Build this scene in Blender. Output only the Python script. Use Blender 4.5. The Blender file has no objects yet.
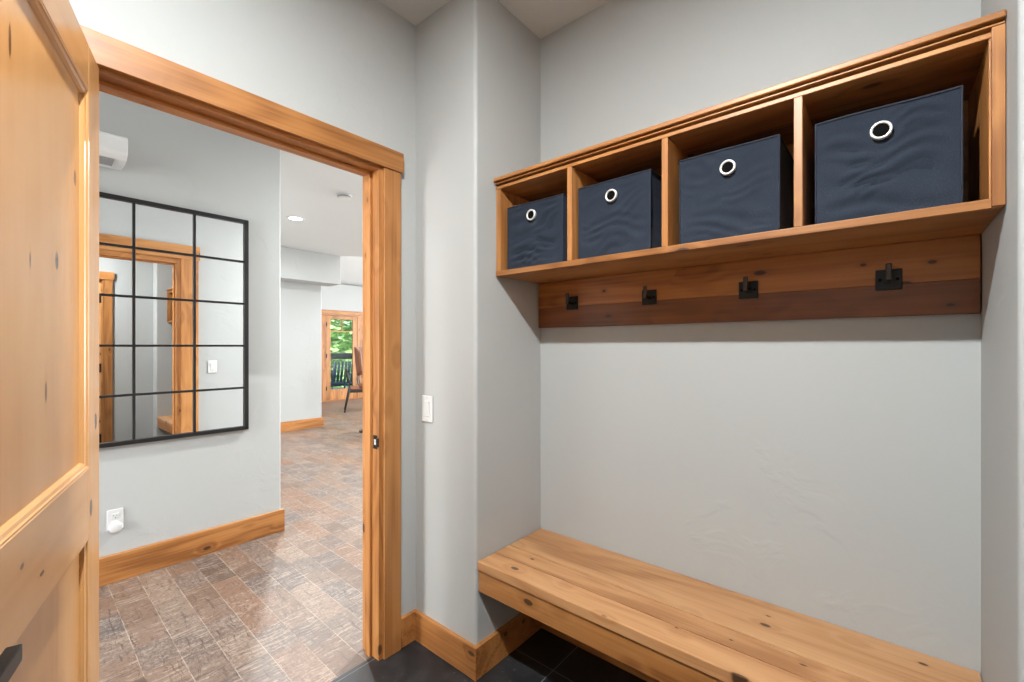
import bpy, bmesh, math, random
from mathutils import Vector, Matrix, noise as mnoise

# ------------------------------------------------------------------ camera, world, sun, exposure
S = bpy.context.scene
COL = S.collection
cam_d = bpy.data.cameras.new('camera')
cam = bpy.data.objects.new('camera', cam_d); COL.objects.link(cam)
cam_d.sensor_width = 36.0
cam_d.lens = 443.06 / 1024 * 36.0
cam_d.shift_y = 5.24 / 1024
cam_d.clip_start = 0.02
cam.location = (0, 0, 1.31)
cam.rotation_euler = (math.pi / 2, 0, -math.radians(90 - 40.162))
S.camera = cam

S.view_settings.view_transform = 'Standard'
S.view_settings.look = 'None'
S.view_settings.gamma = 1
S.view_settings.use_curve_mapping = False
S.view_settings.exposure = 0.27

W = bpy.data.worlds.new('sky'); S.world = W; W.use_nodes = True
wn = W.node_tree.nodes; wl = W.node_tree.links
sky = wn.new('ShaderNodeTexSky'); sky.sky_type = 'NISHITA'; sky.sun_disc = False
sky.sun_elevation = math.radians(52); sky.sun_rotation = math.radians(150)
wl.new(sky.outputs[0], wn['Background'].inputs[0]); wn['Background'].inputs[1].default_value = 0.40

sun_d = bpy.data.lights.new('sun', 'SUN'); sun_d.energy = 9.0; sun_d.angle = 0.01; sun_d.color = (1, .95, .86)
sun = bpy.data.objects.new('sun', sun_d); COL.objects.link(sun)
sun.rotation_euler = (math.radians(40), 0, math.radians(25))      # from behind the house onto deck and trees

def area(name, loc, rot, size, power, color=(1, 1, 1), shape='DISK', size_y=None, spread=None):
    d = bpy.data.lights.new(name, 'AREA'); d.shape = shape; d.size = size
    if size_y: d.size_y = size_y
    if spread: d.spread = spread
    d.energy = power; d.color = color
    o = bpy.data.objects.new(name, d); COL.objects.link(o); o.location = loc; o.rotation_euler = rot
    return o
R90 = math.pi / 2
# added fill lamp for the great room, unseen to the right; no window built there
area('great_room_fill', (8.6, 5.2, 1.6), (0, R90, 0), 2.4, 500, (.98, 1, 1), 'RECTANGLE', 6.6)

area('hall_fill', (-2.9, 2.5, 1.45), (0, -R90, 0), 2.3, 150, (.97, 1, 1), 'RECTANGLE', 1.3)  # added fill lamp at the unseen hall end, brightens the mirror wall
area('vault_fill', (4.9, 7.0, 3.4), (0, 0, 0), 1.6, 130, (.98, 1, 1), 'RECTANGLE', 1.6)  # added fill lamp under the vault to brighten the floor; no skylight there

# ------------------------------------------------------------------ node helpers
class NT:
    def __init__(s, name):
        s.m = bpy.data.materials.new(name); s.m.use_nodes = True
        s.t = s.m.node_tree; s.b = s.t.nodes['Principled BSDF']
    def n(s, typ, **kw):
        nd = s.t.nodes.new(typ)
        for k, v in kw.items(): setattr(nd, k, v)
        return nd
    def set(s, sock, v):
        if hasattr(v, 'is_output') or isinstance(v, bpy.types.NodeSocket): s.t.links.new(v, sock)
        else: sock.default_value = v
    def math(s, op, a, b=None, c=None, clamp=False):
        nd = s.n('ShaderNodeMath', operation=op); nd.use_clamp = clamp
        s.set(nd.inputs[0], a)
        if b is not None: s.set(nd.inputs[1], b)
        if c is not None: s.set(nd.inputs[2], c)
        return nd.outputs[0]
    def xyz(s, x, y, z):
        nd = s.n('ShaderNodeCombineXYZ')
        for i, v in enumerate((x, y, z)): s.set(nd.inputs[i], v)
        return nd.outputs[0]
    def sep(s, v):
        nd = s.n('ShaderNodeSeparateXYZ'); s.set(nd.inputs[0], v); return nd.outputs
    def noise(s, vec, scale, detail=2, rough=.5, dist=0):
        nd = s.n('ShaderNodeTexNoise'); s.set(nd.inputs['Vector'], vec); nd.inputs['Scale'].default_value = scale
        nd.inputs['Detail'].default_value = detail; nd.inputs['Roughness'].default_value = rough
        nd.inputs['Distortion'].default_value = dist
        return nd.outputs[0]
    def white(s, vec):
        nd = s.n('ShaderNodeTexWhiteNoise', noise_dimensions='3D'); s.set(nd.inputs['Vector'], vec); return nd.outputs[0]
    def ramp(s, fac, stops, interp='LINEAR'):
        nd = s.n('ShaderNodeValToRGB'); s.set(nd.inputs[0], fac); cr = nd.color_ramp; cr.interpolation = interp
        while len(cr.elements) > 1: cr.elements.remove(cr.elements[-1])
        cr.elements[0].position = stops[0][0]; cr.elements[0].color = (*stops[0][1], 1)
        for p, c in stops[1:]:
            e = cr.elements.new(p); e.color = (*c, 1)
        return nd.outputs[0]
    def mix(s, fac, a, b, mode='MIX'):
        nd = s.n('ShaderNodeMix', data_type='RGBA', blend_type=mode)
        s.set(nd.inputs['Factor'], fac)
        for sock, v in ((nd.inputs[6], a), (nd.inputs[7], b)):
            s.set(sock, (*v, 1) if isinstance(v, tuple) and len(v) == 3 else v)
        return nd.outputs[2]
    def smooth(s, x, lo, hi):
        nd = s.n('ShaderNodeMapRange', interpolation_type='SMOOTHSTEP'); s.set(nd.inputs[0], x)
        nd.inputs[1].default_value = lo; nd.inputs[2].default_value = hi
        return nd.outputs[0]
    def bump(s, h, strength, dist=.01):
        nd = s.n('ShaderNodeBump'); s.set(nd.inputs['Height'], h)
        nd.inputs['Strength'].default_value = strength; nd.inputs['Distance'].default_value = dist
        s.t.links.new(nd.outputs[0], s.b.inputs['Normal'])
    def obj(s): return s.n('ShaderNodeTexCoord').outputs['Object']
    def out(s, color=None, rough=.5, metal=0, spec=.5, coat=0):
        if color is not None: s.set(s.b.inputs['Base Color'], (*color, 1) if isinstance(color, tuple) and len(color) == 3 else color)
        s.set(s.b.inputs['Roughness'], rough); s.set(s.b.inputs['Metallic'], metal)
        s.set(s.b.inputs['Specular IOR Level'], spec); s.set(s.b.inputs['Coat Weight'], coat)
        return s.m

def plain(name, color, rough=.5, metal=0, spec=.5, tex=.06, scale=40):
    k = NT(name); v = k.noise(k.obj(), scale, 3)
    dark = tuple(c * (1 - tex) for c in color); light = tuple(min(1, c * (1 + tex)) for c in color)
    return k.out(k.ramp(v, [(.3, dark), (.7, light)]), rough, metal, spec)

def wood(name, axis, light=(.465, .215, .070), mid=(.375, .155, .044), dark=(.22, .080, .020), rough=.42, knots=.125, vary=.25, coat=0, bump=.06, sk=.34, rw=.10, spots=()):
    k = NT(name)
    rnd = k.n('ShaderNodeObjectInfo').outputs['Random']; isl = k.n('ShaderNodeNewGeometry').outputs['Random Per Island']
    p = k.sep(k.obj())
    order = {'x': (0, 1, 2), 'y': (1, 2, 0), 'z': (2, 0, 1)}[axis]
    seed = k.math('ADD', k.math('MULTIPLY', rnd, 37.0), k.math('MULTIPLY', isl, 23.0))
    al = k.math('ADD', p[order[0]], seed); u = k.math('ADD', p[order[1]], k.math('MULTIPLY', seed, 1.7)); w = k.math('ADD', p[order[2]], k.math('MULTIPLY', seed, .6))
    def vec(a, b): return k.xyz(k.math('MULTIPLY', al, a), k.math('MULTIPLY', u, b), k.math('MULTIPLY', w, b))
    vo = k.n('ShaderNodeTexVoronoi', voronoi_dimensions='3D', feature='F1')
    wob = k.noise(vec(6, 20), 1, 2)
    k.set(vo.inputs['Vector'], vec(5.0, 9.5)); vo.inputs['Scale'].default_value = 1
    gate = k.smooth(k.sep(vo.outputs['Color'])[0], .42, .44)
    d = k.math('ADD', vo.outputs['Distance'], k.math('MULTIPLY', k.math('SUBTRACT', wob, .5), .09))
    core = k.math('MULTIPLY', gate, k.math('SUBTRACT', 1, k.smooth(d, knots * .62, knots), clamp=True))
    halo = k.math('MULTIPLY', gate, k.math('SUBTRACT', 1, k.smooth(d, knots * .8, knots * 3.6), clamp=True))
    f = k.math('ADD', k.math('MULTIPLY', k.noise(vec(.55, 3.4), 1, 2), 13), k.math('MULTIPLY', halo, .9))
    rings = k.math('ADD', k.math('MULTIPLY', k.math('SINE', k.math('MULTIPLY', f, 6.283)), .5), .5)
    streak = k.noise(vec(2.2, 95), 1, 3)
    broad = k.noise(vec(.8, 6), 1, 3)
    fac = k.math('ADD', k.math('ADD', k.math('MULTIPLY', rings, rw), k.math('MULTIPLY', streak, sk)), k.math('ADD', k.math('MULTIPLY', broad, .62), (.34 - sk) * .5 + (.10 - rw) * .5))
    col = k.ramp(fac, [(.38, dark), (.53, mid), (.70, light)])
    col = k.mix(k.math('MULTIPLY', halo, .24), col, dark)
    col = k.mix(k.math('MULTIPLY', core, .88), col, (.045, .018, .008))
    for (i_, j_, a_, b_, ra, rb) in spots:                       # knots at their measured places on the board
        e1 = k.math('DIVIDE', k.math('SUBTRACT', p[i_], a_), ra); e2 = k.math('DIVIDE', k.math('SUBTRACT', p[j_], b_), rb)
        dd = k.math('SQRT', k.math('ADD', k.math('MULTIPLY', e1, e1), k.math('MULTIPLY', e2, e2)))
        dd = k.math('ADD', dd, k.math('MULTIPLY', k.math('SUBTRACT', wob, .5), 1.1))
        col = k.mix(k.math('MULTIPLY', k.math('SUBTRACT', 1, k.smooth(dd, .9, 2.6), clamp=True), .30), col, dark)
        col = k.mix(k.math('MULTIPLY', k.math('SUBTRACT', 1, k.smooth(dd, .55, 1.0), clamp=True), .9), col, (.035, .014, .006))
    tone = k.math('ADD', 1 - vary / 2, k.math('MULTIPLY', k.math('FRACT', k.math('MULTIPLY', seed, 3.3)), vary))
    col = k.mix(1.0, col, k.xyz(tone, tone, tone), 'MULTIPLY')
    k.bump(k.math('SUBTRACT', streak, k.math('MULTIPLY', core, .8)), bump, .002)
    return k.out(col, k.math('ADD', rough - .18 * sk, k.math('MULTIPLY', streak, .36 * sk if sk > .2 else .0)), 0, .45, coat)

def paint(name, color, bump=.15, rough=.62):
    k = NT(name); o = k.obj()
    a = k.noise(o, 5.5, 4, .55, .6); b = k.noise(o, 38, 3)
    blotch = k.smooth(a, .50, .62)
    patch = k.smooth(k.noise(o, 1.3, 2), .45, .62)
    hgt = k.math('ADD', k.math('MULTIPLY', k.math('MULTIPLY', blotch, patch), 1.0), k.math('MULTIPLY', b, .22))
    k.bump(hgt, bump, .006)
    c = k.ramp(k.noise(o, 2.2, 2), [(.3, tuple(x * .985 for x in color)), (.7, color)])
    return k.out(c, rough, 0, .35)

def hall_floor_mat():
    k = NT('rustic_saw_marked_plank'); p = k.sep(k.obj()); y = p[1]; x = k.math('SUBTRACT', p[0], k.math('MULTIPLY', k.math('SUBTRACT', y, 3.2), .024))
    px = k.math('ADD', k.math('DIVIDE', k.math('SUBTRACT', x, .804), .126), 50)
    pid = k.math('FLOOR', px); fx = k.math('FRACT', px)
    r0 = k.white(k.xyz(pid, 3.3, 0)); yy = k.math('ADD', y, k.math('MULTIPLY', r0, 5))
    sy = k.math('DIVIDE', yy, 1.25); seg = k.math('FLOOR', sy); fy = k.math('FRACT', sy)
    r1 = k.white(k.xyz(pid, seg, 1)); r2 = k.white(k.xyz(pid, seg, 7))
    wig = k.math('MULTIPLY', k.noise(k.xyz(x, y, 0), 5, 2), .5)
    blk = k.math('FLOOR', k.math('ADD', k.math('DIVIDE', yy, .21), wig))
    r3 = k.white(k.xyz(pid, blk, 11)); r4 = k.white(k.xyz(pid, blk, 19))
    base = k.ramp(k.math('ADD', k.math('MULTIPLY', r1, .6), k.math('MULTIPLY', r3, .4)),
                  [(0, (.10, .068, .052)), (.25, (.165, .105, .074)), (.45, (.20, .138, .105)), (.65, (.14, .112, .10)), (.85, (.23, .165, .125)), (1, (.16, .12, .10))])
    base = k.mix(k.math('MULTIPLY', k.smooth(r2, .80, .84), .6), base, (.215, .11, .06))
    base = k.mix(k.math('MULTIPLY', k.smooth(r4, .80, .84), .6), base, (.085, .075, .078))
    wv = k.math('MULTIPLY', k.math('SUBTRACT', k.noise(k.xyz(x, y, r1), 9, 3), .5), .05)
    saw = k.noise(k.xyz(k.math('MULTIPLY', x, 9), k.math('MULTIPLY', k.math('ADD', y, wv), 105), r1), 1, 4, .7, .4)
    grain = k.noise(k.xyz(k.math('MULTIPLY', k.math('ADD', x, wv), 110), k.math('MULTIPLY', y, 6), r1), 1, 4, .65, .5)
    fleck = k.noise(k.xyz(k.math('MULTIPLY', x, 70), k.math('MULTIPLY', y, 55), r3), 1, 4, .7, .8)
    worn = k.noise(k.xyz(x, y, r1), 9, 5, .65)
    pale = k.math('MULTIPLY', k.smooth(saw, .50, .60), k.smooth(k.math('ADD', worn, k.math('MULTIPLY', r4, .15)), .47, .64))
    base = k.mix(k.math('MULTIPLY', pale, .75), base, (.36, .30, .25))
    base = k.mix(k.math('MULTIPLY', k.math('MULTIPLY', k.smooth(fleck, .52, .62), k.smooth(r3, .45, .6)), .5), base, (.33, .275, .235))
    darkm = k.math('MULTIPLY', k.math('SUBTRACT', 1, k.smooth(k.math('MINIMUM', saw, grain), .32, .43)), .75)
    base = k.mix(darkm, base, (.060, .042, .036))
    base = k.mix(k.math('MULTIPLY', k.math('SUBTRACT', 1, k.smooth(fleck, .36, .46)), .55), base, (.07, .05, .042))
    ex = k.math('MINIMUM', fx, k.math('SUBTRACT', 1, fx)); ey = k.math('MULTIPLY', k.math('MINIMUM', fy, k.math('SUBTRACT', 1, fy)), 9.9)
    e = k.math('MINIMUM', ex, ey)
    line = k.math('SUBTRACT', 1, k.smooth(e, .007, .018))
    base = k.mix(k.math('MULTIPLY', k.math('MULTIPLY', line, k.smooth(worn, .35, .6)), .6), base, (.48, .42, .36))
    k.bump(k.math('ADD', k.math('SUBTRACT', saw, k.math('MULTIPLY', line, .7)), k.math('MULTIPLY', fleck, .7)), .22, .004)
    base = k.mix(1.0, base, (.84, .78, .735), 'MULTIPLY')
    return k.out(base, k.math('ADD', .30, k.math('MULTIPLY', saw, .22)), 0, .55)

def slate_mat():
    k = NT('black_slate_tile'); p = k.sep(k.obj()); x, y = p[0], p[1]
    tx = k.math('ADD', k.math('DIVIDE', k.math('SUBTRACT', x, 1.475), .61), 20); ty = k.math('ADD', k.math('DIVIDE', k.math('SUBTRACT', y, 1.028), .61), 20)
    fx = k.math('FRACT', tx); fy = k.math('FRACT', ty)
    ex = k.math('MULTIPLY', k.math('MINIMUM', fx, k.math('SUBTRACT', 1, fx)), .61); ey = k.math('MULTIPLY', k.math('MINIMUM', fy, k.math('SUBTRACT', 1, fy)), .61)
    g = k.math('SUBTRACT', 1, k.smooth(k.math('MINIMUM', ex, ey), .0012, .0022))
    r = k.white(k.xyz(k.math('FLOOR', tx), k.math('FLOOR', ty), 2))
    n1 = k.noise(k.obj(), 9, 6, .6, .5); n2 = k.noise(k.obj(), 70, 3)
    c = k.ramp(k.math('ADD', k.math('MULTIPLY', n1, .8), k.math('MULTIPLY', r, .2)), [(.3, (.008, .008, .0095)), (.55, (.017, .0175, .0195)), (.8, (.040, .041, .042))])
    c = k.mix(k.math('MULTIPLY', k.smooth(n2, .62, .72), k.smooth(n1, .5, .6)), c, (.12, .12, .115))
    c = k.mix(g, c, (.17, .17, .17))
    k.bump(k.math('SUBTRACT', n1, k.math('MULTIPLY', g, .5)), .35, .004)
    return k.out(c, .42, 0, .5)

def fabric_mat():
    k = NT('navy_woven_fabric'); o = k.obj(); p = k.sep(o)
    wv = k.math('MULTIPLY', k.math('SINE', k.math('MULTIPLY', k.math('ADD', p[1], p[0]), 4200)), k.math('SINE', k.math('MULTIPLY', p[2], 4200)))
    fl = k.noise(o, 420, 2); bl = k.noise(o, 6, 3)
    c = k.ramp(k.math('ADD', k.math('MULTIPLY', fl, .6), k.math('MULTIPLY', bl, .4)), [(.3, (.011, .016, .026)), (.55, (.019, .026, .040)), (.75, (.038, .048, .066))])
    k.bump(k.math('ADD', fl, k.math('MULTIPLY', wv, .25)), .22, .001)
    k.set(k.b.inputs['Sheen Weight'], .08); k.set(k.b.inputs['Sheen Roughness'], .5)
    k.b.inputs['Sheen Tint'].default_value = (.5, .6, .8, 1)
    return k.out(c, .85, 0, .2)

def glass_mat():
    k = NT('clear_window_glass')
    for n in list(k.t.nodes): k.t.nodes.remove(n)
    out = k.n('ShaderNodeOutputMaterial'); tr = k.n('ShaderNodeBsdfTransparent'); gl = k.n('ShaderNodeBsdfGlossy'); mx = k.n('ShaderNodeMixShader'); fr = k.n('ShaderNodeFresnel')
    fr.inputs[0].default_value = 1.12; gl.inputs['Roughness'].default_value = .02; tr.inputs[0].default_value = (.95, .98, .97, 1)
    L = k.t.links; L.new(fr.outputs[0], mx.inputs[0]); L.new(tr.outputs[0], mx.inputs[1]); L.new(gl.outputs[0], mx.inputs[2]); L.new(mx.outputs[0], out.inputs[0])
    return k.m

def emit(name, color, strength):
    k = NT(name); k.set(k.b.inputs['Emission Color'], (*color, 1)); k.set(k.b.inputs['Emission Strength'], strength)
    return k.out(color, .5)

def leaf_mat():
    k = NT('tree_leaves'); isl = k.n('ShaderNodeNewGeometry').outputs['Random Per Island']
    c = k.ramp(isl, [(0, (.06, .17, .03)), (.5, (.20, .42, .09)), (1, (.46, .66, .24))])
    k.set(k.b.inputs['Transmission Weight'], 0)
    return k.out(c, .6)

M = {}
for ax in 'xyz':
    M['alder_' + ax] = wood('knotty_alder_' + ax, ax)
    M['door_' + ax] = wood('knotty_alder_door_' + ax, ax, (.60, .335, .140), (.54, .28, .106), (.44, .21, .072), .27, .13, .06, 0, .003, .06, .03,
        {'z': [(0, 2, .359, 1.222, .0065, .026), (0, 2, .532, 1.802, .006, .030), (0, 2, .443, 1.463, .003, .016)], 'x': [(0, 2, .534, .954, .010, .006), (0, 2, .439, .902, .012, .004)], 'y': []}[ax])
M['hookboard'] = wood('knotty_alder_hook_board', 'y', (.44, .172, .038), (.35, .125, .026), (.19, .060, .012), .4, .19, .1, spots=[(1, 2, -.2055, .158, .022, .009), (1, 2, -.4735, .153, .010, .006), (1, 2, -.6205, .144, .011, .006), (1, 2, .3715, .145, .012, .008), (1, 2, -.5655, .092, .020, .007)])
M['hookboard_dark'] = wood('knotty_alder_dark_hook_board', 'y', (.215, .070, .017), (.165, .050, .012), (.09, .026, .006), .4, .19, .1, spots=[(1, 2, -.6565, .025, .012, .006), (1, 2, .3505, .040, .018, .008)])
M['bench'] = wood('knotty_alder_bench', 'y', (.53, .290, .136), (.45, .226, .097), (.32, .142, .055), .42, .10, .20, spots=[(1, 0, -.2405, .120, .010, .005), (1, 0, -.3555, -.064, .013, .005), (1, 0, -.6005, .148, .012, .006), (1, 0, .5575, -.063, .010, .006), (1, 0, -.1815, -.079, .006, .004), (1, 0, -.0405, -.125, .008, .004), (1, 0, -.2365, -.216, .026, .007)])
M['wall'] = paint('grey_wall_paint', (.405, .413, .409))
M['ceil'] = paint('ceiling_paint', (.60, .61, .605), .06)
M['planks'] = hall_floor_mat(); M['slate'] = slate_mat(); M['fabric'] = fabric_mat(); M['glass'] = glass_mat()
M['black'] = plain('black_metal', (.012, .012, .013), .42, .3)
M['blackhw'] = plain('oil_rubbed_bronze', (.014, .013, .013), .38, .6, .5, .2)
M['prong'] = plain('dark_bronze_hook', (.05, .045, .04), .3, .8, .5, .2)
M['white'] = plain('white_plastic', (.58, .58, .575), .35, 0, .5, .01)
M['whitegrey'] = plain('pale_plastic', (.42, .42, .42), .4, 0, .5, .02)
M['slot'] = plain('grey_louvre', (.22, .22, .22), .5)
M['dark'] = plain('dark_recess', (.004, .004, .004), .9, 0, .05)
M['chrome'] = plain('brushed_nickel', (.86, .85, .83), .30, .55, .5, .03)
M['trimcloth'] = plain('navy_binding', (.010, .014, .028), .8)
M['lens'] = emit('lit_lens', (1, .97, .92), 9.0)
M['leather'] = plain('brown_leather', (.15, .050, .018), .6, 0, .5, .15, 25)
M['blackwood'] = plain('black_stained_wood', (.018, .016, .016), .4, 0, .5, .2)
M['deckmetal'] = plain('dark_blue_metal', (.022, .034, .055), .5, 0, .5, .1)
M['deckboard'] = wood('grey_deck_boards', 'x', (.42, .40, .38), (.36, .34, .33), (.26, .25, .24), .7, .02)
M['rail'] = plain('charcoal_railing', (.010, .013, .019), .6, 0, .25)
M['bark'] = plain('tree_bark', (.10, .07, .05), .9, 0, .2, .3)
M['leaf'] = leaf_mat()
M['lawn'] = plain('grass_ground', (.16, .28, .08), .9, 0, .2, .4, 3)
M['mirror'] = (lambda k: k.out((.93, .94, .94), .0, 1))(NT('silvered_mirror'))
M['knit'] = plain('pale_knit', (.45, .40, .36), .9, 0, .2, .3, 200)

# ------------------------------------------------------------------ mesh helpers
class MB:
    def __init__(s): s.bm = bmesh.new()
    def _merge(s, b, mat=None):
        if mat is not None: bmesh.ops.transform(b, matrix=mat, verts=b.verts)
        me = bpy.data.meshes.new('tmp'); b.to_mesh(me); b.free(); s.bm.from_mesh(me); bpy.data.meshes.remove(me); return s
    def box(s, x0, x1, y0, y1, z0, z1, bev=.0015, seg=2, mat=None):
        b = bmesh.new(); bmesh.ops.create_cube(b, size=1)
        for v in b.verts:
            v.co = Vector((x0 + (v.co.x + .5) * (x1 - x0), y0 + (v.co.y + .5) * (y1 - y0), z0 + (v.co.z + .5) * (z1 - z0)))
        bev = min(bev, .45 * min(abs(x1 - x0), abs(y1 - y0), abs(z1 - z0)))
        if bev > 0: bmesh.ops.bevel(b, geom=list(b.edges), offset=bev, segments=seg, affect='EDGES', profile=.5)
        return s._merge(b, mat)
    def prism(s, pts, z0, z1, bev_vert=None, bev=0, mat=None):
        """plan polygon extruded along z; bev_vert = {corner index: radius}"""
        b = bmesh.new()
        lo = [b.verts.new((x, y, z0)) for x, y in pts]; hi = [b.verts.new((x, y, z1)) for x, y in pts]
        n = len(pts); b.faces.new(lo[::-1]); b.faces.new(hi)
        for i in range(n): b.faces.new((lo[i], lo[(i + 1) % n], hi[(i + 1) % n], hi[i]))
        bmesh.ops.recalc_face_normals(b, faces=b.faces)
        if bev_vert:
            for i, r in bev_vert.items():
                e = [e for e in b.edges if set(e.verts) == {lo[i], hi[i]}]
                bmesh.ops.bevel(b, geom=e, offset=r, segments=5, affect='EDGES', profile=.5)
        if bev: bmesh.ops.bevel(b, geom=list(b.edges), offset=bev, segments=2, affect='EDGES', profile=.5)
        return s._merge(b, mat)
    def tube(s, pts, r, n=10, cap=True, radii=None):
        b = bmesh.new(); pts = [Vector(p) for p in pts]; rings = []
        up = Vector((0, 0, 1))
        for i, p in enumerate(pts):
            t = (pts[min(i + 1, len(pts) - 1)] - pts[max(i - 1, 0)]).normalized()
            a = t.cross(up)
            if a.length < .05: a = t.cross(Vector((1, 0, 0)))
            a.normalize(); c = a.cross(t)
            rr = radii[i] if radii else r
            rings.append([b.verts.new(p + (a * math.cos(k * 2 * math.pi / n) + c * math.sin(k * 2 * math.pi / n)) * rr) for k in range(n)])
        for i in range(len(rings) - 1):
            for k in range(n): b.faces.new((rings[i][k], rings[i][(k + 1) % n], rings[i + 1][(k + 1) % n], rings[i + 1][k]))
        if cap: b.faces.new(rings[0][::-1]); b.faces.new(rings[-1])
        bmesh.ops.recalc_face_normals(b, faces=b.faces)
        return s._merge(b)
    def lathe(s, prof, n=32, mat=None):
        b = bmesh.new(); rings = []
        for r, z in prof:
            rings.append([b.verts.new((max(r, 1e-5) * math.cos(k * 2 * math.pi / n), max(r, 1e-5) * math.sin(k * 2 * math.pi / n), z)) for k in range(n)])
        for i in range(len(rings) - 1):
            for k in range(n): b.faces.new((rings[i][k], rings[i][(k + 1) % n], rings[i + 1][(k + 1) % n], rings[i + 1][k]))
        bmesh.ops.remove_doubles(b, verts=b.verts, dist=2e-5)
        bmesh.ops.recalc_face_normals(b, faces=b.faces)
        return s._merge(b, mat)
    def build(s, name, mat, parent=None, org=(0, 0, 0), smooth=False):
        o_ = Vector(org)
        if o_.length > 0: bmesh.ops.translate(s.bm, vec=-o_, verts=s.bm.verts)
        me = bpy.data.meshes.new(name); s.bm.to_mesh(me); s.bm.free()
        me.materials.append(mat)
        if smooth: me.polygons.foreach_set('use_smooth', [True] * len(me.polygons))
        o = bpy.data.objects.new(name, me); COL.objects.link(o)
        if parent is not None: o.parent = parent
        return o

def tag(o, label=None, cat=None, group=None, kind=None):
    if label: o['label'] = label
    if cat: o['category'] = cat
    if group: o['group'] = group
    if kind: o['kind'] = kind
    return o
def thing(name, loc, rz=0, label=None, cat=None, group=None, kind=None):
    o = bpy.data.objects.new(name, None); COL.objects.link(o); o.empty_display_size = .1
    o.location = loc; o.rotation_euler = (0, 0, rz)
    return tag(o, label, cat, group, kind)
def copy_tree(o, parent=None):
    c = o.copy(); COL.objects.link(c)
    if parent is not None: c.parent = parent
    for ch in [x for x in bpy.data.objects if x.parent == o]: copy_tree(ch, c)
    return c
def struct(o): o['kind'] = 'structure'; return o

# ------------------------------------------------------------------ measured planes
YD, YH = 1.619, 1.733            # doorway wall, room face and hall face
XJ, YS, XN, YR = 1.245, 1.239, 1.676, -.190
YB, XL, ZC = -.35, -1.25, 2.752
def yw(x): return 3.290 - .010 * (x - .7)     # the hall wall is a touch out of parallel
YW_ROT = -.010

# ------------------------------------------------------------------ room shell
struct(MB().box(XL - .1, 1.80, YB - .12, 1.657, -.10, 0, 0).build('floor', M['slate']))
struct(MB().prism([(-3.1, 1.657), (9, 1.657), (9, 10.25), (-3.1, 10.25)], -.10, 0).build('floor_hall', M['planks']))
# doorway wall with its opening
wf = MB(); OX0, OX1, OZ = .163, 1.092, 2.096
wf.box(XL - .1, OX0, YD, YH, 0, ZC, 0); wf.box(OX1, 9.0, YD, YH, 0, ZC, 0); wf.box(OX0, OX1, YD, YH, OZ, ZC, 0)
struct(wf.build('wall_front', M['wall']))
wr = MB(); wr.prism([(XJ, YD), (XJ, YS), (XN, YS), (XN, YR), (XJ, YR), (XJ, YB), (1.80, YB), (1.80, YD)], 0, ZC, {1: .014, 4: .014})
struct(wr.build('wall_right', M['wall']))
wb = MB(); BX0, BX1, BZ = .02, .80, 2.085
wb.box(XL - .1, BX0, YB - .12, YB, 0, ZC, 0); wb.box(BX1, 1.80, YB - .12, YB, 0, ZC, 0); wb.box(BX0, BX1, YB - .12, YB, BZ, ZC, 0)
struct(wb.build('wall_back', M['wall']))
struct(MB().box(XL - .1, XL, YB, YD, 0, ZC, 0).build('wall_left', M['wall']))
struct(MB().box(XL - .1, 1.80, YB - .12, YD + .05, ZC, ZC + .1, 0).build('ceiling', M['ceil']))
# hall and great room
hx = 1.347
struct(MB().prism([(-3.0, yw(-3.0)), (hx, yw(hx)), (hx, 7.06), (-3.0, 7.06)], 0, ZC, {1: .012}).build('wall_hall', M['wall']))
struct(MB().box(-3.1, -3.0, YD, 4.0, 0, ZC, 0).build('wall_hall_end', M['wall']))
struct(MB().prism([(1.20, 7.06), (3.535, 7.06), (3.535, 10.142), (1.20, 10.142)], 0, ZC, {1: .012}).build('wall_living', M['wall']))
struct(MB().box(1.347, 3.66, 6.68, 7.06, 2.30, ZC, .004).build('trim_beam', M['wall']))
struct(MB().prism([(-3.1, YD + .05), (9, YD + .05), (9, 4.0), (6.2, 4.0), (3.66, 6.66), (3.66, 7.2), (-3.1, 7.2)], ZC, ZC + .1).build('ceiling_hall', M['ceil']))
FY = 10.142
FX0, FX1, FZ = 4.02, 7.12, 2.08
wfr = MB(); wfr.box(1.2, FX0, FY, FY + .16, 0, 2.82, 0); wfr.box(FX1, 9.0, FY, FY + .16, 0, 2.82, 0); wfr.box(FX0, FX1, FY, FY + .16, FZ, 2.82, 0)
struct(wfr.build('wall_far', M['wall']))
b = MB()
b.prism([(FY + .16, 2.82), (FY + .16, 2.95), (3.8, 5.55), (3.8, 5.42)], 1.2, 9.1, mat=Matrix(((0, 0, 1, 0), (1, 0, 0, 0), (0, 1, 0, 0), (0, 0, 0, 1))))
struct(b.build('ceiling_vault', M['ceil']))
struct(MB().box(1.2, 9.0, 3.7, 3.8, ZC + .1, 5.6, 0).build('wall_upper', M['wall']))
struct(MB().box(9.0, 9.1, YD, FY + .16, 0, 5.6, 0).build('wall_side', M['wall']))
struct(MB().box(1.1, 1.2, 3.8, FY + .16, ZC + .1, 5.6, 0).build('wall_gable', M['wall']))

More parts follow.
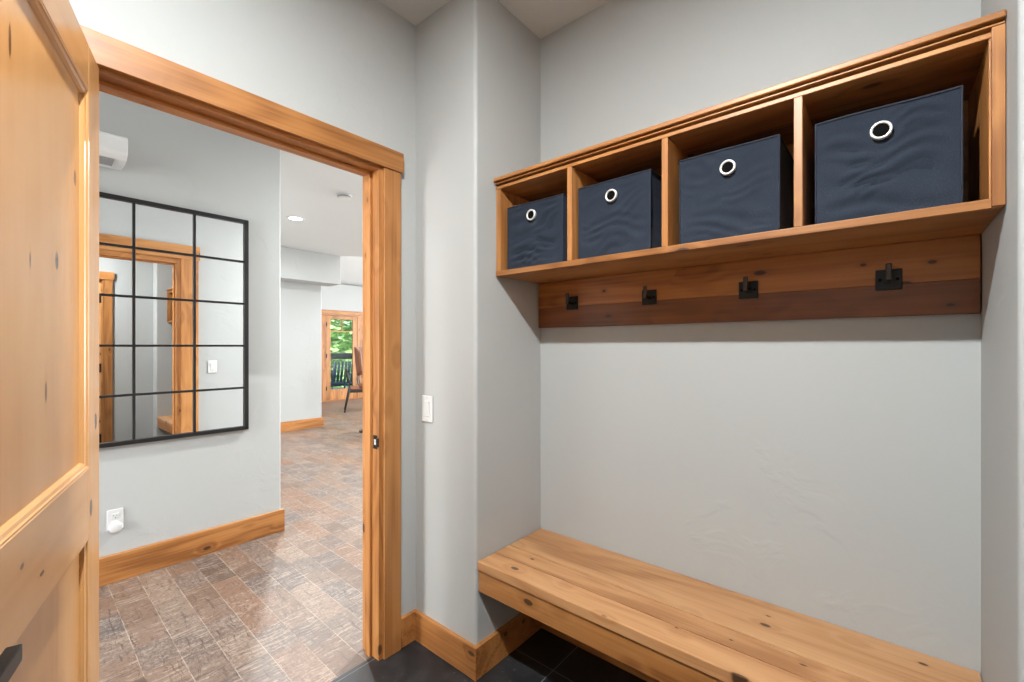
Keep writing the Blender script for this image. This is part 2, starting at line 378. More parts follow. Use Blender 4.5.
# ------------------------------------------------------------------ baseboards
HB, TB = .130, .018
bb = MB()
bb.prism([(1.157, YD), (1.157, YD - TB), (XJ - TB, YD - TB), (XJ - TB, YS - TB), (XN - TB, YS - TB), (XN - TB, YR + TB), (XJ - TB, YR + TB), (XJ - TB, YB + TB), (.9, YB + TB), (.9, YB), (XJ, YB), (XJ, YR), (XN, YR), (XN, YS), (XJ, YS), (XJ, YD)], .002, HB, bev=.0025)
struct(bb.build('baseboard_right', M['alder_y']))
struct(MB().box(-3.0, hx + .018, yw(hx) - .018 - .0, yw(-.3), .0, .152, .003).build('baseboard_hall', M['alder_x']))
struct(MB().box(2.2, 3.56, 7.04, 7.06, .0, .150, .003).build('baseboard_living', M['alder_x']))
struct(MB().box(1.215, 9.0, YH, YH + .018, 0, .152, .003).build('baseboard_front', M['alder_x']))

# ------------------------------------------------------------------ doorway trim: casing, jamb, stop, strike plate
t1 = thing('trim_1', (.62, YD, 0), kind='structure'); o1 = (.62, YD, 0)
MB().box(.045, 1.1625, YD - .027, YD, 2.057, 2.142, .002).build('head_casing', M['alder_x'], t1, o1)
MB().box(1.070, 1.153, YD - .020, YD, 0, 2.057, .002).build('leg_casing', M['alder_z'], t1, o1)
MB().box(.070, .153, YD - .020, YD, 0, 2.057, .002).build('leg_casing', M['alder_z'], t1, o1)
MB().box(.030, 1.224, YH, YH + .025, 2.088, 2.212, .002).build('head_casing', M['alder_x'], t1, o1)
MB().box(1.084, 1.212, YH, YH + .020, 0, 2.088, .002).build('leg_casing', M['alder_z'], t1, o1)
MB().box(.030, .153, YH, YH + .020, 0, 2.088, .002).build('leg_casing', M['alder_z'], t1, o1)
MB().box(1.050, 1.0915, YD - .008, YH + .002, 0, 2.095, .002).build('jamb', M['alder_z'], t1, o1)
MB().box(.166, .188, YD - .008, YH + .002, 0, 2.066, .002).build('jamb', M['alder_z'], t1, o1)
MB().box(.188, 1.050, YD - .008, YH + .002, 2.046, 2.095, .002).build('jamb', M['alder_x'], t1, o1)
MB().box(1.038, 1.050, 1.660, 1.698, 0, 2.046, .002).build('door_stop', M['alder_z'], t1, o1)
MB().box(.188, .200, 1.660, 1.698, 0, 2.046, .002).build('door_stop', M['alder_z'], t1, o1)
MB().box(.200, 1.038, 1.660, 1.698, 2.034, 2.046, .002).build('door_stop', M['alder_x'], t1, o1)
sp = MB().box(1.0485, 1.0505, 1.622, 1.650, .880, .937, .0008).box(1.044, 1.0502, 1.609, 1.623, .890, .927, .002).build('strike_plate', M['blackhw'], t1, o1)
MB().box(1.0478, 1.0488, 1.630, 1.642, .897, .920, .0003).build('strike_hole', M['chrome'], sp)
for q in sp.children: q.data.transform(Matrix.Translation(-Vector(o1)))

# door threshold strip is the plank edge itself

# ------------------------------------------------------------------ the open knotty door
DW, DZ0, DZ1, DT = .858, .012, 2.042, .044
dr = thing('door_1', (.190, 1.580, 0), math.atan2(-math.cos(math.radians(16.7)), -math.sin(math.radians(16.7))), kind='structure')
st, tr_, mz0, mz1, br_ = .107, 1.929, .843, 1.016, .25
MB().box(0, st, -DT, 0, DZ0, DZ1, .003).build('stile', M['door_z'], dr)
MB().box(DW - st, DW, -DT, 0, DZ0, DZ1, .003).build('stile', M['door_z'], dr)
MB().box(st, DW - st, -DT, 0, tr_, DZ1, .0025).build('rail', M['door_x'], dr)
MB().box(st, DW - st, -DT, 0, mz0, mz1, .0025).build('rail', M['door_x'], dr)
MB().box(st, DW - st, -DT, 0, DZ0, br_, .0025).build('rail', M['door_x'], dr)
def sticking(x0, x1, z0, z1):
    m = MB(); b_ = bmesh.new()
    prof = [(0, -.0010), (.004, -.0010), (.006, -.004), (.012, -.006), (.016, -.011), (.018, -.016)]
    rings = []
    for inset, y in prof:
        rings.append([b_.verts.new(p) for p in ((x0 + inset, y, z0 + inset), (x1 - inset, y, z0 + inset), (x1 - inset, y, z1 - inset), (x0 + inset, y, z1 - inset))])
    for i in range(len(rings) - 1):
        for k in range(4): b_.faces.new((rings[i][k], rings[i][(k + 1) % 4], rings[i + 1][(k + 1) % 4], rings[i + 1][k]))
    bmesh.ops.recalc_face_normals(b_, faces=b_.faces)
    m._merge(b_); return m
for z0, z1 in ((mz1, tr_), (br_, mz0)):
    MB().box(st - .005, DW - st + .005, -.029, -.014, z0 - .005, z1 + .005, .001).build('panel', M['door_z'], dr)
    sticking(st - .001, DW - st + .001, z0 - .001, z1 + .001).build('panel_moulding', M['door_z'], dr)
    pm_ = dr.children[-1] if dr.children[-1].name.startswith('panel_moulding') else [c for c in dr.children if c.name.startswith('panel_moulding')][-1]
    pm_.data.materials.append(M['door_x'])
    for f_ in pm_.data.polygons: f_.material_index = 1 if max((pm_.data.vertices[v].co.x for v in f_.vertices)) - min((pm_.data.vertices[v].co.x for v in f_.vertices)) > .1 else 0
# lever set on the visible face
lv = MB().box(.775, .825, 0, .007, .859, .959, .003).build('lever_handle', M['blackhw'], dr)
MB().box(.789, .811, .006, .046, .899, .919, .002).box(.728, .811, .036, .052, .897, .920, .002).build('lever', M['blackhw'], lv)
lk = MB().box(.775, .825, -.051, -.044, .859, .959, .003).build('lever_handle', M['blackhw'], dr)
MB().box(.789, .811, -.090, -.050, .899, .919, .002).box(.728, .811, -.096, -.080, .897, .920, .002).build('lever', M['blackhw'], lk)
for z in (.22, 1.06, 1.84):
    MB().tube([(-.002, -DT - .006, z - .05), (-.002, -DT - .006, z + .05)], .006, 12).build('hinge', M['blackhw'], dr)

# ------------------------------------------------------------------ door behind the camera, seen in the mirror
d2 = thing('door_2', (.41, YB, 0), kind='structure'); o2 = (.41, YB, 0)
MB().box(.045, .775, YB - .065, YB - .022, .01, 2.062, .003).build('door_leaf', M['door_z'], d2, o2)
MB().box(-.075, .885, YB, YB + .025, 2.080, 2.168, .002).build('head_casing', M['alder_x'], d2, o2)
MB().box(.785, .870, YB, YB + .020, 0, 2.080, .002).build('leg_casing', M['alder_z'], d2, o2)
MB().box(-.055, .035, YB, YB + .020, 0, 2.080, .002).build('leg_casing', M['alder_z'], d2, o2)
MB().box(.776, .800, YB - .11, YB + .001, 0, 2.085, .001).build('jamb', M['alder_z'], d2, o2)
MB().box(.020, .044, YB - .11, YB + .001, 0, 2.085, .001).build('jamb', M['alder_z'], d2, o2)
MB().box(.044, .776, YB - .11, YB + .001, 2.064, 2.085, .001).build('jamb', M['alder_x'], d2, o2)
for z in (.25, 1.06, 1.86):
    MB().tube([(.776, YB - .014, z - .05), (.776, YB - .014, z + .05)], .007, 10).box(.755, .775, YB - .022, YB - .018, z - .05, z + .05, .001).build('hinge', M['blackhw'], d2, o2)

# ------------------------------------------------------------------ storage shelf with cubbies
XC, ZB0 = 1.361, 1.600
sh = thing('cubby_shelf', (1.52, .5245, ZB0), label='wall-hung alder shelf of four open cubbies above the coat hooks', cat='shelf'); os_ = (1.52, .5245, ZB0)
XBK = XN - .002
MB().box(XC, XBK, YR + .002, YS - .002, ZB0, ZB0 + .021, .002).build('bottom_board', M['alder_y'], sh, os_)
MB().box(XC, XBK, YR + .002, YS - .002, 1.959, 1.9705, .0015).build('top_board', M['alder_y'], sh, os_)
MB().box(XC + .003, XBK, YS - .025, YS - .002, ZB0 + .021, 1.959, .0015).build('side_panel', M['alder_z'], sh, os_)
rs = MB(); rs.box(XC + .003, XBK, YR + .002, YR + .024, ZB0 + .021, 1.959, .0015); rs.box(XC - .0088, XC + .004, YR + .0015, YR + .021, ZB0 + .002, 1.9755, .001)
rs.build('side_panel', M['alder_z'], sh, os_)
for yl in (.867, .517, .165):
    MB().box(XC, XBK - .008, yl, yl + .0195, ZB0 + .021, 1.959, .0015).build('divider', M['alder_z'], sh, os_)
MB().box(XBK - .008, XBK, YR + .024, YS - .025, ZB0 + .021, 1.959, 0).build('back_panel', M['alder_y'], sh, os_)
cr = MB(); cr.box(XC - .015, XBK, YR + .001, YS - .001, 1.9875, 2.002, .003, 3); cr.box(XC - .008, XBK - .01, YR + .002, YS - .002, 1.9775, 1.9815, .001); cr.box(XC + .014, XBK - .01, YR + .002, YS - .002, 1.971, 1.988, .0005)
cr.build('crown_moulding', M['alder_y'], sh, os_)

# ------------------------------------------------------------------ hook rail under the shelf
hr = thing('hook_rail', (XN, .5245, 1.395), label='two-board knotty alder rail of coat hooks below the cubby shelf', cat='coat rack'); oh = (XN, .5245, 1.395)
hb = MB(); hb.box(XN - .021, XN - .001, YR + .003, YS - .003, 1.486, 1.5995, .0012); hb.box(XN - .021, XN - .001, YR + .003, YS - .003, 1.395, 1.4858, .0012)
hbo = hb.build('back_board', M['hookboard'], hr, oh)
hbo.data.materials.append(M['hookboard_dark'])
for f_ in hbo.data.polygons: f_.material_index = 1 if f_.center.z < .0905 else 0
for i, hy in enumerate((1.050, .700, .354, -.006)):
    xf = XN - .021
    hk = MB().box(xf - .005, xf, hy - .029, hy + .029, 1.470, 1.528, .0015)
    hk = hk.build('coat_hook', M['blackhw'], hr, oh)
    pr = MB().box(xf - .040, xf - .004, hy - .008, hy + .008, 1.492, 1.502, .002).box(xf - .046, xf - .037, hy - .007, hy + .007, 1.492, 1.540, .003)
    pr.build('prong', M['prong'], hk, oh)
    for dy in (-.019, .019):
        MB().lathe([(0, .0018), (.0035, .0012), (.0042, 0)], 10, Matrix.Translation((xf - .005, hy + dy, 1.499)) @ Matrix.Rotation(-R90, 4, 'Y')).build('screw', M['dark'], hk, oh)

# ------------------------------------------------------------------ fabric bins
def make_bin(seed, w, d, h, goff):
    """local frame: x = depth (0 front), y = width centred, z up"""
    th, nz = .006, 64
    per = []
    def edge(a, b_, n):
        for i in range(n): per.append((a[0] + (b_[0] - a[0]) * i / n, a[1] + (b_[1] - a[1]) * i / n))
    hw = w / 2
    edge((0, hw), (0, -hw), 64); edge((0, -hw), (d, -hw), 20); edge((d, -hw), (d, hw), 12); edge((d, hw), (0, hw), 20)
    n = len(per)
    def outer(i, z):
        x, y = per[i]
        nx = ny = 0
        if x < 1e-6 and abs(y) < hw - 1e-6: nx = -1
        elif x > d - 1e-6: nx = 1
        elif y > 0: ny = 1
        else: ny = -1
        q = Vector((x * 4 + seed * 9, y * 7, z * 7))
        w1 = mnoise.noise(q); w2 = mnoise.noise(q * 1.3 + Vector((5, 1, 8)))
        m1 = max(0, .45 + mnoise.noise(q * .9 + Vector((2, 9, 4))) * 1.2); m2 = max(0, .35 + mnoise.noise(q * 1.2 + Vector((8, 3, 1))) * 1.3)
        r_ = math.sin(6.283 * (z * 21 - y * 3.2 + w1 * 1.6)) * .0030 * m1 + math.sin(6.283 * (z * 29 + y * 5.5 + w2 * 1.9 + seed)) * .0021 * m2 + mnoise.noise(q * 3) * .0018
        ed = min(1, min(abs(hw - abs(y)) if nx else min(x, d - x), .05) / .05)
        fade = ed * min(1, z / .03) * min(1, (h - z) / .02)
        if nx == -1:
            gd_ = math.hypot(y - goff[0], z - goff[1]); fade *= min(1, max(.0, (gd_ - .024) / .03))
        else: fade *= .25
        bow = -.004 * math.sin(math.pi * z / h) * ed
        k = r_ * fade + bow
        zz = z + (mnoise.noise(Vector((y * 6, seed * 3.1, x * 6))) * .0025) * (z / h)
        return Vector((x + nx * k, y + ny * k, zz))
    b_ = bmesh.new(); rings = []
    for j in range(nz + 1): rings.append([b_.verts.new(outer(i, h * j / nz)) for i in range(n)])
    def inner(i, z):
        x, y = per[i]; return Vector((min(max(x, th), d - th), min(max(y, -hw + th), hw - th), z))
    for z in (h - .001, h * .5, .008): rings.append([b_.verts.new(inner(i, z)) for i in range(n)])
    for j in range(len(rings) - 1):
        for i in range(n): b_.faces.new((rings[j][i], rings[j][(i + 1) % n], rings[j + 1][(i + 1) % n], rings[j + 1][i]))
    b_.faces.new(rings[0]); b_.faces.new(rings[-1][::-1])
    bmesh.ops.recalc_face_normals(b_, faces=b_.faces)
    m = MB(); m._merge(b_)
    rim = MB()
    top = [outer(i, h) + Vector((0, 0, .0)) for i in range(n)]
    rim.tube(top + [top[0]], .0028, 6)
    for i0 in (0, 64): rim.tube([outer(i0, h * j / 16) for j in range(17)], .0022, 6)
    return m, rim
bins = [(1.060, .272, .270, 1, 1.071, 'navy fabric storage bin with a pale tuft above its rim, beside the left wall', .258),
        (.7205, .270, .265, 2, .723, 'navy fabric storage bin just right of the tufted one, above the second hook', .262),
        (.3560, .268, .265, 3, .351, 'navy fabric storage bin above the third coat hook from the left', .264),
        (.0055, .268, .265, 4, .009, 'navy fabric storage bin above the rightmost coat hook, against the right wall', .264)]
for cy, w, d_, sd, gy, lab, h_ in bins:
    x0 = XC + .030
    bt = thing('storage_bin', (x0, cy, ZB0 + .0215), label=lab, cat='storage bin', group='navy bins in the shelf cubbies')
    m, rim = make_bin(sd, w, d_, h_, (gy - cy, 1.829 - ZB0 - .0215))
    m.build('bin_body', M['fabric'], bt, smooth=True)
    rim.build('edge_binding', M['trimcloth'], bt, smooth=True)
    g = MB(); T = Matrix.Translation((-.0045, gy - cy, 1.829 - ZB0 - .0215)) @ Matrix.Rotation(-R90, 4, 'Y')
    g.lathe([(.0158, -.004), (.0156, .003), (.0165, .0046), (.0185, .0052), (.0208, .0046), (.0216, .003), (.0218, -.004)], 36, T)
    gr = g.build('grommet', M['chrome'], bt, smooth=True)
    gd = MB(); gd.lathe([(0, .0012), (.0158, .0012), (.0158, -.003)], 28, T)
    gd.build('hole_shade_disc', M['dark'], gr)  # black disc stands in for the shade inside the hole; nothing is cut
# pale knit tuft in the left bin
tf = MB(); rng = random.Random(5)
for k in range(7):
    y0 = 1.185 - k * .010; z0 = 1.868 + rng.random() * .01
    pts = [(1.42 + rng.uniform(-.004, .02), y0 + rng.uniform(-.005, .005), z0 - .03)]
    for j in range(7):
        a = j / 6 * math.pi
        pts.append((1.415 + rng.uniform(-.003, .012), y0 + .010 * math.cos(a), 1.880 + .010 * math.sin(a) + rng.uniform(-.002, .003)))
    pts.append((1.43, y0 - .008, z0 - .03))
    tf.tube(pts, .0022, 6)
tf.box(1.412, 1.60, 1.10, 1.180, 1.75, 1.868, .02)
tag(tf.build('knit_cloth', M['knit'], None, smooth=True), 'pale looped knit cloth peeking over the rim of the left bin', 'cloth')

# ------------------------------------------------------------------ bench
bn = thing('bench', (1.47, .5245, 0), label='built-in alder bench with three-board seat under the coat hooks', cat='bench'); ob = (1.47, .5245, 0)
bt = MB()
for xa, xb in ((1.252, 1.3522), (1.3564, 1.4422), (1.4464, XN - .002)): bt.box(xa, xb, YR + .003, YS - .003, .4255, .4585, .0016)
bt.build('seat', M['bench'], bn, ob)
MB().box(1.258, 1.282, YR + .003, YS - .003, .337, .4225, .0025).build('apron', M['alder_y'], bn, ob)
MB().box(1.30, 1.655, YS - .045, YS - .004, .360, .4253, .002).build('cleat', M['alder_x'], bn, ob)
MB().box(1.30, 1.655, YR + .004, YR + .045, .360, .4253, .002).build('cleat', M['alder_x'], bn, ob)
MB().box(XN - .043, XN - .003, YR + .046, YS - .046, .360, .4253, .002).build('cleat', M['alder_y'], bn, ob)
MB().box(1.282, 1.31, YR + .046, YS - .046, .385, .4253, .002).build('cleat', M['alder_y'], bn, ob)

# ------------------------------------------------------------------ switches and outlet
def rocker(name, loc, rz, label, group=None):
    """local: plate in x-z plane, front towards -y"""
    t = thing(name, loc, rz, label, 'light switch', group)
    MB().box(-.0355, .0355, -.006, 0, -.0575, .0575, .003, 3).build('wall_plate', M['white'], t)
    MB().box(-.0165, .0165, -.0095, -.005, -.033, .033, .002, mat=Matrix.Rotation(.03, 4, 'X')).build('rocker', M['white'], t)
    for z in (-.048, .048):
        MB().lathe([(0, .001), (.003, .0006), (.0034, 0)], 10, Matrix.Translation((0, -.006, z)) @ Matrix.Rotation(R90, 4, 'X')).build('screw', M['whitegrey'], t)
    return t
rocker('light_switch', (XJ - .0005, 1.531, 1.037), -R90, 'white rocker switch on the narrow grey wall beside the doorway casing')
rocker('light_switch', (1.325, YH + .0005, 1.12), math.pi, 'white rocker switch seen in the gridded mirror, on the hall wall')
ol = thing('wall_outlet', (.4615, yw(.46) - .0005, .343), YW_ROT, 'white duplex outlet low on the hall wall above the baseboard', 'outlet')
MB().box(-.035, .035, -.006, 0, -.0575, .0575, .003, 3).build('wall_plate', M['white'], ol)
for zc in (.020, -.020):
    so = MB().box(-.0165, .0165, -.0085, -.005, zc - .014, zc + .014, .004, 3).build('socket', M['white'], ol)
    for x_ in (-.0065, .0065): MB().box(x_ - .001, x_ + .001, -.0090, -.008, zc - .001, zc + .008, .0002).build('slot', M['dark'], so)
    MB().box(-.0025, .0025, -.0090, -.008, zc - .010, zc - .005, .0005).build('ground_hole', M['dark'], so)
pg = thing('plug_in_puck', (.4625, yw(.46) - .0090, .303), YW_ROT, 'round white plug-in device in the lower socket of the hall outlet', 'plug-in device')
MB().lathe([(0, .020), (.020, .019), (.028, .016), (.031, .011), (.031, .003), (.027, .0), (0, .0)], 40, Matrix.Rotation(R90, 4, 'X')).build('housing', M['white'], pg, smooth=True)

# ------------------------------------------------------------------ gridded mirror
mr = thing('wall_mirror', (.686, yw(.686), 1.4525), YW_ROT, 'large black-framed mirror with grid of panes on the hall wall', 'mirror')
HW, HH = .442, .697
fr = MB()
fr.box(-HW, -HW + .024, -.034, -.004, -HH, HH, .0015); fr.box(HW - .024, HW, -.034, -.004, -HH, HH, .0015)
fr.box(-HW, HW, -.034, -.004, HH - .024, HH, .0015); fr.box(-HW, HW, -.034, -.004, -HH, -HH + .024, .0015)
fr.build('frame', M['black'], mr)
for x in (-.147, .142): MB().box(x - .0065, x + .0065, -.028, -.0165, -HH + .02, HH - .02, .001).build('muntin', M['black'], mr)
for i in range(1, 5):
    z = -HH + 2 * HH * i / 5
    MB().box(-HW + .02, HW - .02, -.0275, -.0166, z - .0065, z + .0065, .001).build('muntin', M['black'], mr)
MB().box(-HW + .01, HW - .01, -.017, -.006, -HH + .01, HH - .01, 0).build('mirror_glass', M['mirror'], mr)

# ------------------------------------------------------------------ wall air unit
acx0, acx1, acd = -.36, .488, .200
ac = thing('wall_air_conditioner', ((acx0 + acx1) / 2, yw(.1), 2.296), YW_ROT, 'white rounded air unit high on the hall wall above the mirror', 'air conditioner')
L_ = (acx1 - acx0) / 2
body = MB(); prof = [(0, .0), (-.10, .0), (-.160, .010), (-.190, .030), (-.200, .044), (-.200, .116), (-.196, .125), (-.185, .130), (0, .130)]
body.prism([(y, z) for y, z in prof], -L_, L_, bev=.006, mat=Matrix(((0, 0, 1, 0), (1, 0, 0, 0), (0, 1, 0, 0), (0, 0, 0, 1))))
body.build('housing', M['white'], ac)
lo = MB(); lo.box(-L_ + .06, L_ - .05, -.040, .040, -.004, .004, .001, mat=Matrix.Translation((0, -.118, .001)) @ Matrix.Rotation(-.16, 4, 'X'))
lo.build('louvre', M['slot'], ac)

# ------------------------------------------------------------------ ceiling fittings
def downlight(loc, label, power, spread=None, color=(.955, 1, 1), size=.12, group='recessed ceiling lights'):
    t = thing('recessed_light', loc, 0, label, 'ceiling light', group)
    MB().lathe([(.066, .0), (.070, -.004), (.088, -.005), (.094, -.002), (.094, .0)], 36).build('trim_ring', M['white'], t, smooth=True)
    MB().lathe([(0, -.002), (.067, -.002), (.067, .0)], 32).build('lens', M['lens'], t)
    area('downlight', (loc[0], loc[1], loc[2] - .012), (0, 0, 0), size, power, color, spread=spread)
    return t
downlight((2.245, 5.09, ZC), 'lit round recessed light in the hall ceiling beyond the mirror wall', 75)
downlight((.07, .37, ZC), 'lit round recessed light in the mudroom ceiling', 78, size=.06)
downlight((2.7, 2.45, ZC), 'lit round recessed light in the hall ceiling right of the doorway', 92)
downlight((-2.1, 2.45, ZC), 'lit round recessed light at the far left of the hall ceiling', 40)
downlight((4.6, 3.0, ZC), 'lit round recessed light in the hall ceiling far to the right', 60)
sd = thing('smoke_detector', (2.20, 3.95, ZC), 0, 'round white smoke detector on the hall ceiling', 'smoke detector')
MB().lathe([(.070, 0), (.070, -.010), (.066, -.014), (.0, -.014)], 36).build('mounting_base', M['white'], sd, smooth=False)
MB().lathe([(.058, -.014), (.060, -.017), (.056, -.030), (.046, -.036), (0, -.037)], 36).build('cover', M['white'], sd, smooth=False)
MB().lathe([(.0615, -.0142), (.0632, -.019), (.0615, -.0242)], 36).build('vent_gap', M['slot'], sd)

# ------------------------------------------------------------------ french doors to the deck
fd = thing('door_3', (5.57, FY, 0), kind='structure'); of = (5.57, FY, 0)
MB().box(3.95, 7.20, FY - .022, FY, 2.085, 2.175, .003).build('head_casing', M['alder_x'], fd, of)
for x0 in (3.97, 7.07): MB().box(x0, x0 + .10, FY - .02, FY, 0, 2.085, .003).build('leg_casing', M['alder_z'], fd, of)
MB().box(4.02, 7.12, FY - .002, FY + .14, 2.050, 2.080, .002).build('jamb', M['alder_x'], fd, of)
MB().box(4.02, 7.12, FY - .002, FY + .14, 0, .022, .002).build('threshold', M['alder_x'], fd, of)
def glazed_leaf(x0, x1):
    sw, zb, zt = .108, .27, 1.965
    lf = MB(); y0, y1 = FY + .012, FY + .056
    lf.box(x0, x0 + sw, y0, y1, .024, 2.046, .003); lf.box(x1 - sw, x1, y0, y1, .024, 2.046, .003)
    lf.box(x0 + sw, x1 - sw, y0, y1, zt, 2.046, .003); lf.box(x0 + sw, x1 - sw, y0, y1, .024, zb, .003)
    fl_ = lf.build('door_leaf', M['alder_z'], fd, of)
    mu = MB(); xm = (x0 + x1) / 2
    mu.box(x0 + sw, x1 - sw, y0 + .006, y1 - .006, 1.660, 1.684, .002); mu.box(xm - .011, xm + .011, y0 + .006, y1 - .006, 1.684, zt, .002)
    mu.build('muntin', M['alder_x'], fl_, of)
    MB().box(x0 + sw - .01, x1 - sw + .01, FY + .031, FY + .036, zb - .01, zt + .01, 0).build('glass_pane', M['glass'], fl_, of)
    return fl_
for x0 in (4.24, 5.195, 6.15):
    lf_ = glazed_leaf(x0, x0 + .80)
    if x0 == 5.195:
        for z in (.30, 1.08, 1.83):
            MB().tube([(x0 - .004, FY + .004, z - .05), (x0 - .004, FY + .004, z + .05)], .010, 10).box(x0 - .022, x0 + .018, FY + .006, FY + .012, z - .05, z + .05, .001).build('hinge', M['blackhw'], lf_, of)
for xa, xb in ((4.05, 4.235), (5.045, 5.19), (6.0, 6.145), (6.955, 7.09)):
    MB().box(xa, xb, FY + .002, FY + .12, .022, 2.05, .003).build('mullion_post', M['alder_z'], fd, of)

# ------------------------------------------------------------------ dining chair and bar stool in the great room
def tap(p0, p1, r0, r1): return MB().tube([p0, tuple((a + b) / 2 for a, b in zip(p0, p1)), p1], r0, 10, radii=[r0, (r0 + r1) / 2, r1])
# local x = facing, origin under seat centre
dc = thing('dining_chair', (4.88, 8.24, 0), math.radians(-29), 'black-framed dining chair partly hidden by the doorway casing', 'chair')
for s in (-1, 1):
    y = s * .205
    MB().tube([(-.25, y * 1.05, 0), (-.20, y * 1.02, .25), (-.155, y, .46), (-.165, y, .60), (-.235, y * .98, .87)], .02, 10, radii=[.013, .019, .026, .022, .015]).build('rear_leg', M['blackwood'], dc, smooth=True)
    MB().tube([(.155, y, 0), (.15, y, .22), (.14, y, .45)], .02, 10, radii=[.013, .018, .022]).build('front_leg', M['blackwood'], dc, smooth=True)
    MB().box(-.155, .14, y - .012, y + .012, .385, .44, .004).build('seat_rail', M['blackwood'], dc)
st_ = MB(); st_.box(-.16, .17, -.225, .225, .435, .480, .018, 3); st_.build('seat', M['leather'], dc)
bk = MB()
bk.prism([(-.225 - .02 * math.cos(a * 1.3) + .02, .22 * math.sin(a)) for a in [i / 8 * math.pi - R90 for i in range(9)]] + [(-.242 - .02 * math.cos(a * 1.3) + .02, .22 * math.sin(a)) for a in [R90 - i / 8 * math.pi for i in range(9)]], .70, .87, bev=.004)
bk.build('backrest', M['blackwood'], dc)

bs = thing('bar_stool', (3.85, 6.07, 0), math.radians(-45), 'brown leather bar stool back showing past the doorway casing', 'stool')
def shell(r, th, z0, z1, a0, a1, lean):
    m = MB(); b_ = bmesh.new(); na, nz = 18, 10; out = []
    for side, rr in ((0, r), (1, r - th)):
        grid = []
        for j in range(nz + 1):
            t = j / nz; row = []
            for i in range(na + 1):
                u = i / na * 2 - 1
                a = math.pi + (a0 + (a1 - a0) * (i / na))
                rnd_ = max(0, abs(u) ** 4)
                z = z0 + (z1 - z0) * t; zc = (z0 + z1) / 2
                z = zc + (z - zc) * (1 - .35 * rnd_)
                rad = rr + lean * t
                row.append(b_.verts.new((rad * math.cos(a), rad * math.sin(a), z)))
            grid.append(row)
        out.append(grid)
    A, B = out
    for j in range(nz):
        for i in range(na):
            b_.faces.new((A[j][i], A[j][i + 1], A[j + 1][i + 1], A[j + 1][i])); b_.faces.new((B[j][i], B[j + 1][i], B[j + 1][i + 1], B[j][i + 1]))
    for i in range(na):
        b_.faces.new((A[0][i], B[0][i], B[0][i + 1], A[0][i + 1])); b_.faces.new((A[nz][i], A[nz][i + 1], B[nz][i + 1], B[nz][i]))
    for j in range(nz):
        b_.faces.new((A[j][0], A[j + 1][0], B[j + 1][0], B[j][0])); b_.faces.new((A[j][na], B[j][na], B[j + 1][na], A[j + 1][na]))
    bmesh.ops.recalc_face_normals(b_, faces=b_.faces); return m._merge(b_)
shell(.235, .045, .86, 1.30, -1.0, 1.0, .04).build('backrest', M['leather'], bs, smooth=True)
MB().lathe([(0, .66), (.17, .66), (.20, .675), (.205, .70), (.195, .73), (.15, .745), (0, .748)], 36).build('seat', M['leather'], bs, smooth=True)
for s in (-1, 1):
    MB().tube([(-.17, s * .05, .67), (-.215, s * .05, .75), (-.225, s * .05, .95)], .010, 8).build('back_post', M['blackwood'], bs)
MB().lathe([(0, 0), (.20, 0), (.205, .012), (.05, .03), (.03, .06), (.028, .60), (.06, .65), (.06, .665), (0, .665)], 32).build('pedestal', M['blackwood'], bs, smooth=True)
MB().tube([(.15 * math.cos(a * math.pi / 10), .15 * math.sin(a * math.pi / 10), .27) for a in range(21)], .010, 8).tube([(-.15, 0, .27), (.15, 0, .27)], .008, 8).build('foot_ring', M['blackwood'], bs)

# ------------------------------------------------------------------ outdoors: deck, railing, lounge chair, table, trees
dk = MB()
for i in range(24): dk.box(1.5, 12.5, FY + .17 + i * .145, FY + .17 + i * .145 + .139, -.09, -.05, .003)
tag(struct(dk.build('deck_floor', M['deckboard'])))
rl = thing('deck_railing', (7.0, 13.3, -.05), 0, 'dark deck railing of thin balusters behind the glazed door', 'railing'); orl = (7.0, 13.3, -.05)
MB().box(2.0, 12.4, 13.24, 13.38, .96, 1.09, .006).build('top_rail', M['rail'], rl, orl)
MB().box(2.0, 12.4, 13.285, 13.335, .90, .96, .004).build('upper_rail', M['rail'], rl, orl)
MB().box(2.0, 12.4, 13.285, 13.335, .04, .09, .004).build('bottom_rail', M['rail'], rl, orl)
for i in range(40):
    x = 5.6 + i * .115
    MB().box(x - .008, x + .008, 13.302, 13.318, .085, .91, .002).build('baluster', M['rail'], rl, orl)
for x in (3.0, 5.4, 7.75, 10.2): MB().box(x - .05, x + .05, 13.26, 13.36, -.05, 1.0, .005).build('post', M['rail'], rl, orl)

pc = thing('patio_chair', (6.36, 11.75, -.05), math.radians(-140), 'dark blue low patio chair on the deck outside the glazed door', 'chair')
for s in (-1, 1):
    y = s * .31
    MB().tube([(.36, y, 0), (.33, y, .30), (.30, y, .56), (.0, y, .60), (-.30, y, .57)], .024, 8).build('arm_frame', M['deckmetal'], pc, smooth=True)
    MB().tube([(-.42, y, 0), (-.33, y, .30), (-.40, y, .62), (-.50, y, .92)], .024, 8).build('rear_leg', M['deckmetal'], pc, smooth=True)
sl_ = MB()
for i in range(6): sl_.box(-.30 + i * .105, -.21 + i * .105, -.31, .31, .30, .335, .004)
sl_.build('seat', M['deckmetal'], pc)
bk_ = MB()
for i in range(6): bk_.box(-.012, .012, -.29 + i * .10, -.22 + i * .10, 0, .62, .004, mat=Matrix.Translation((-.33, 0, .32)) @ Matrix.Rotation(-.27, 4, 'Y'))
bk_.build('backrest', M['deckmetal'], pc)
pt = thing('patio_table', (7.25, 12.25, -.05), 0, 'small round white table on the deck by the railing', 'table')
MB().lathe([(0, .80), (.27, .80), (.28, .815), (.28, .845), (.27, .86), (0, .86)], 36).build('table_top', M['white'], pt)
MB().lathe([(0, 0), (.20, 0), (.19, .02), (.03, .04), (.025, .79), (.08, .80)], 20).build('pedestal', M['white'], pt)

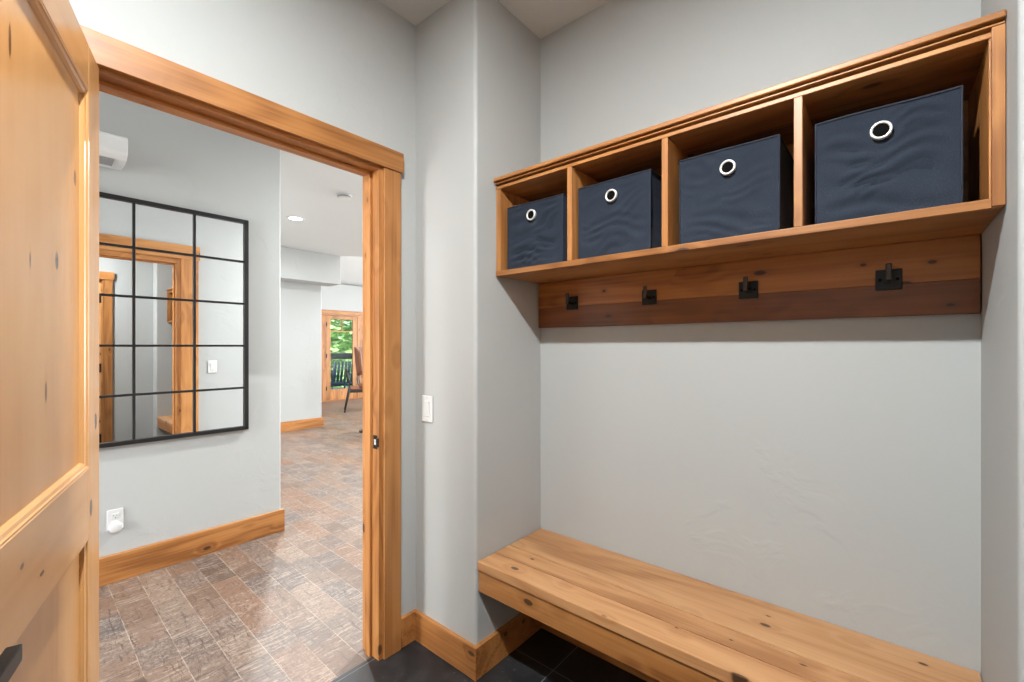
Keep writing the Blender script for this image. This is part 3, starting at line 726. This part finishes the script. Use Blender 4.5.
struct(MB().box(-40, 90, 13.9, 160, -3.3, -3.2, 0).build('ground', M['lawn']))
def tree(x, y, hgt, rad, seed, label, nl=2600):
    t = thing('tree', (x, y, -3.2), 0, label, 'tree', 'trees beyond the deck'); rng = random.Random(seed)
    MB().tube([(0, 0, 0), (.1, .05, hgt * .3), (-.08, .1, hgt * .6), (.05, 0, hgt * .92)], .2, 10, radii=[.26, .2, .13, .03]).build('trunk', M['bark'], t, smooth=True)
    b_ = bmesh.new()
    clumps = []
    for c in range(int(30 + hgt * 7)):
        a = rng.uniform(0, 6.283); zz = rng.uniform(.12, 1.0); rr = rad * math.sqrt(rng.random()) * (1.0 - .55 * max(0, zz - .45))
        clumps.append(Vector((rr * math.cos(a), rr * math.sin(a), hgt * zz)))
    for i in range(nl):
        c = rng.choice(clumps); p = c + Vector((rng.gauss(0, .36), rng.gauss(0, .36), rng.gauss(0, .30)))
        s_ = rng.uniform(.12, .24)
        Mx = Matrix.Translation(p) @ Matrix.Rotation(rng.uniform(0, 6.28), 4, 'Z') @ Matrix.Rotation(rng.uniform(-1.1, 1.1), 4, 'X')
        v = [b_.verts.new(Mx @ Vector(q)) for q in ((-s_, 0, 0), (-s_ * .2, -s_ * .5, s_ * .12), (s_, 0, 0), (-s_ * .2, s_ * .5, s_ * .12))]
        b_.faces.new(v)
    m = MB(); m._merge(b_); m.build('foliage', M['leaf'], t)
tree(7.3, 16.8, 8.6, 1.6, 1, 'leafy green tree close behind the deck railing, at the left of the glazed door', 4200)
tree(9.9, 18.8, 9.6, 1.8, 2, 'leafy green tree behind the railing, at the right of the glazed door', 4600)
tree(11.2, 23.8, 12.0, 2.2, 3, 'taller leafy tree set farthest back behind the deck', 5200)
tree(14.2, 21.0, 10.5, 1.8, 4, 'leafy tree at the far right, past the railing', 2600)
tree(7.2, 22.6, 11.0, 2.0, 5, 'leafy tree at the far left, well past the railing', 3600)
tree(16.5, 28.5, 12.5, 2.8, 6, 'broad leafy tree at the very back right of the garden', 4200)
tree(12.0, 30.5, 12.5, 2.8, 7, 'broad leafy tree at the very back left of the garden', 4200)
hd = thing('hedge', (12.0, 34.5, -3.2), 0, 'long dense hedge low behind the railing and trees', 'hedge'); rng = random.Random(77); b_ = bmesh.new()
for i in range(9000):
    pz = rng.uniform(.1, 4.7); p = Vector((rng.uniform(-8, 9), rng.uniform(-.45, .45), pz)); s_ = rng.uniform(.16, .30)
    Mx = Matrix.Translation(p) @ Matrix.Rotation(rng.uniform(0, 6.28), 4, 'Z') @ Matrix.Rotation(rng.uniform(-1.2, 1.2), 4, 'X')
    b_.faces.new([b_.verts.new(Mx @ Vector(q)) for q in ((-s_, 0, 0), (-s_ * .2, -s_ * .6, s_ * .12), (s_, 0, 0), (-s_ * .2, s_ * .6, s_ * .12))])
m = MB(); m._merge(b_); m.build('foliage', M['leaf'], hd)
MB().box(-8, 9, -.2, .2, 0, 4.3, .05).build('inner_twigs', M['bark'], hd)
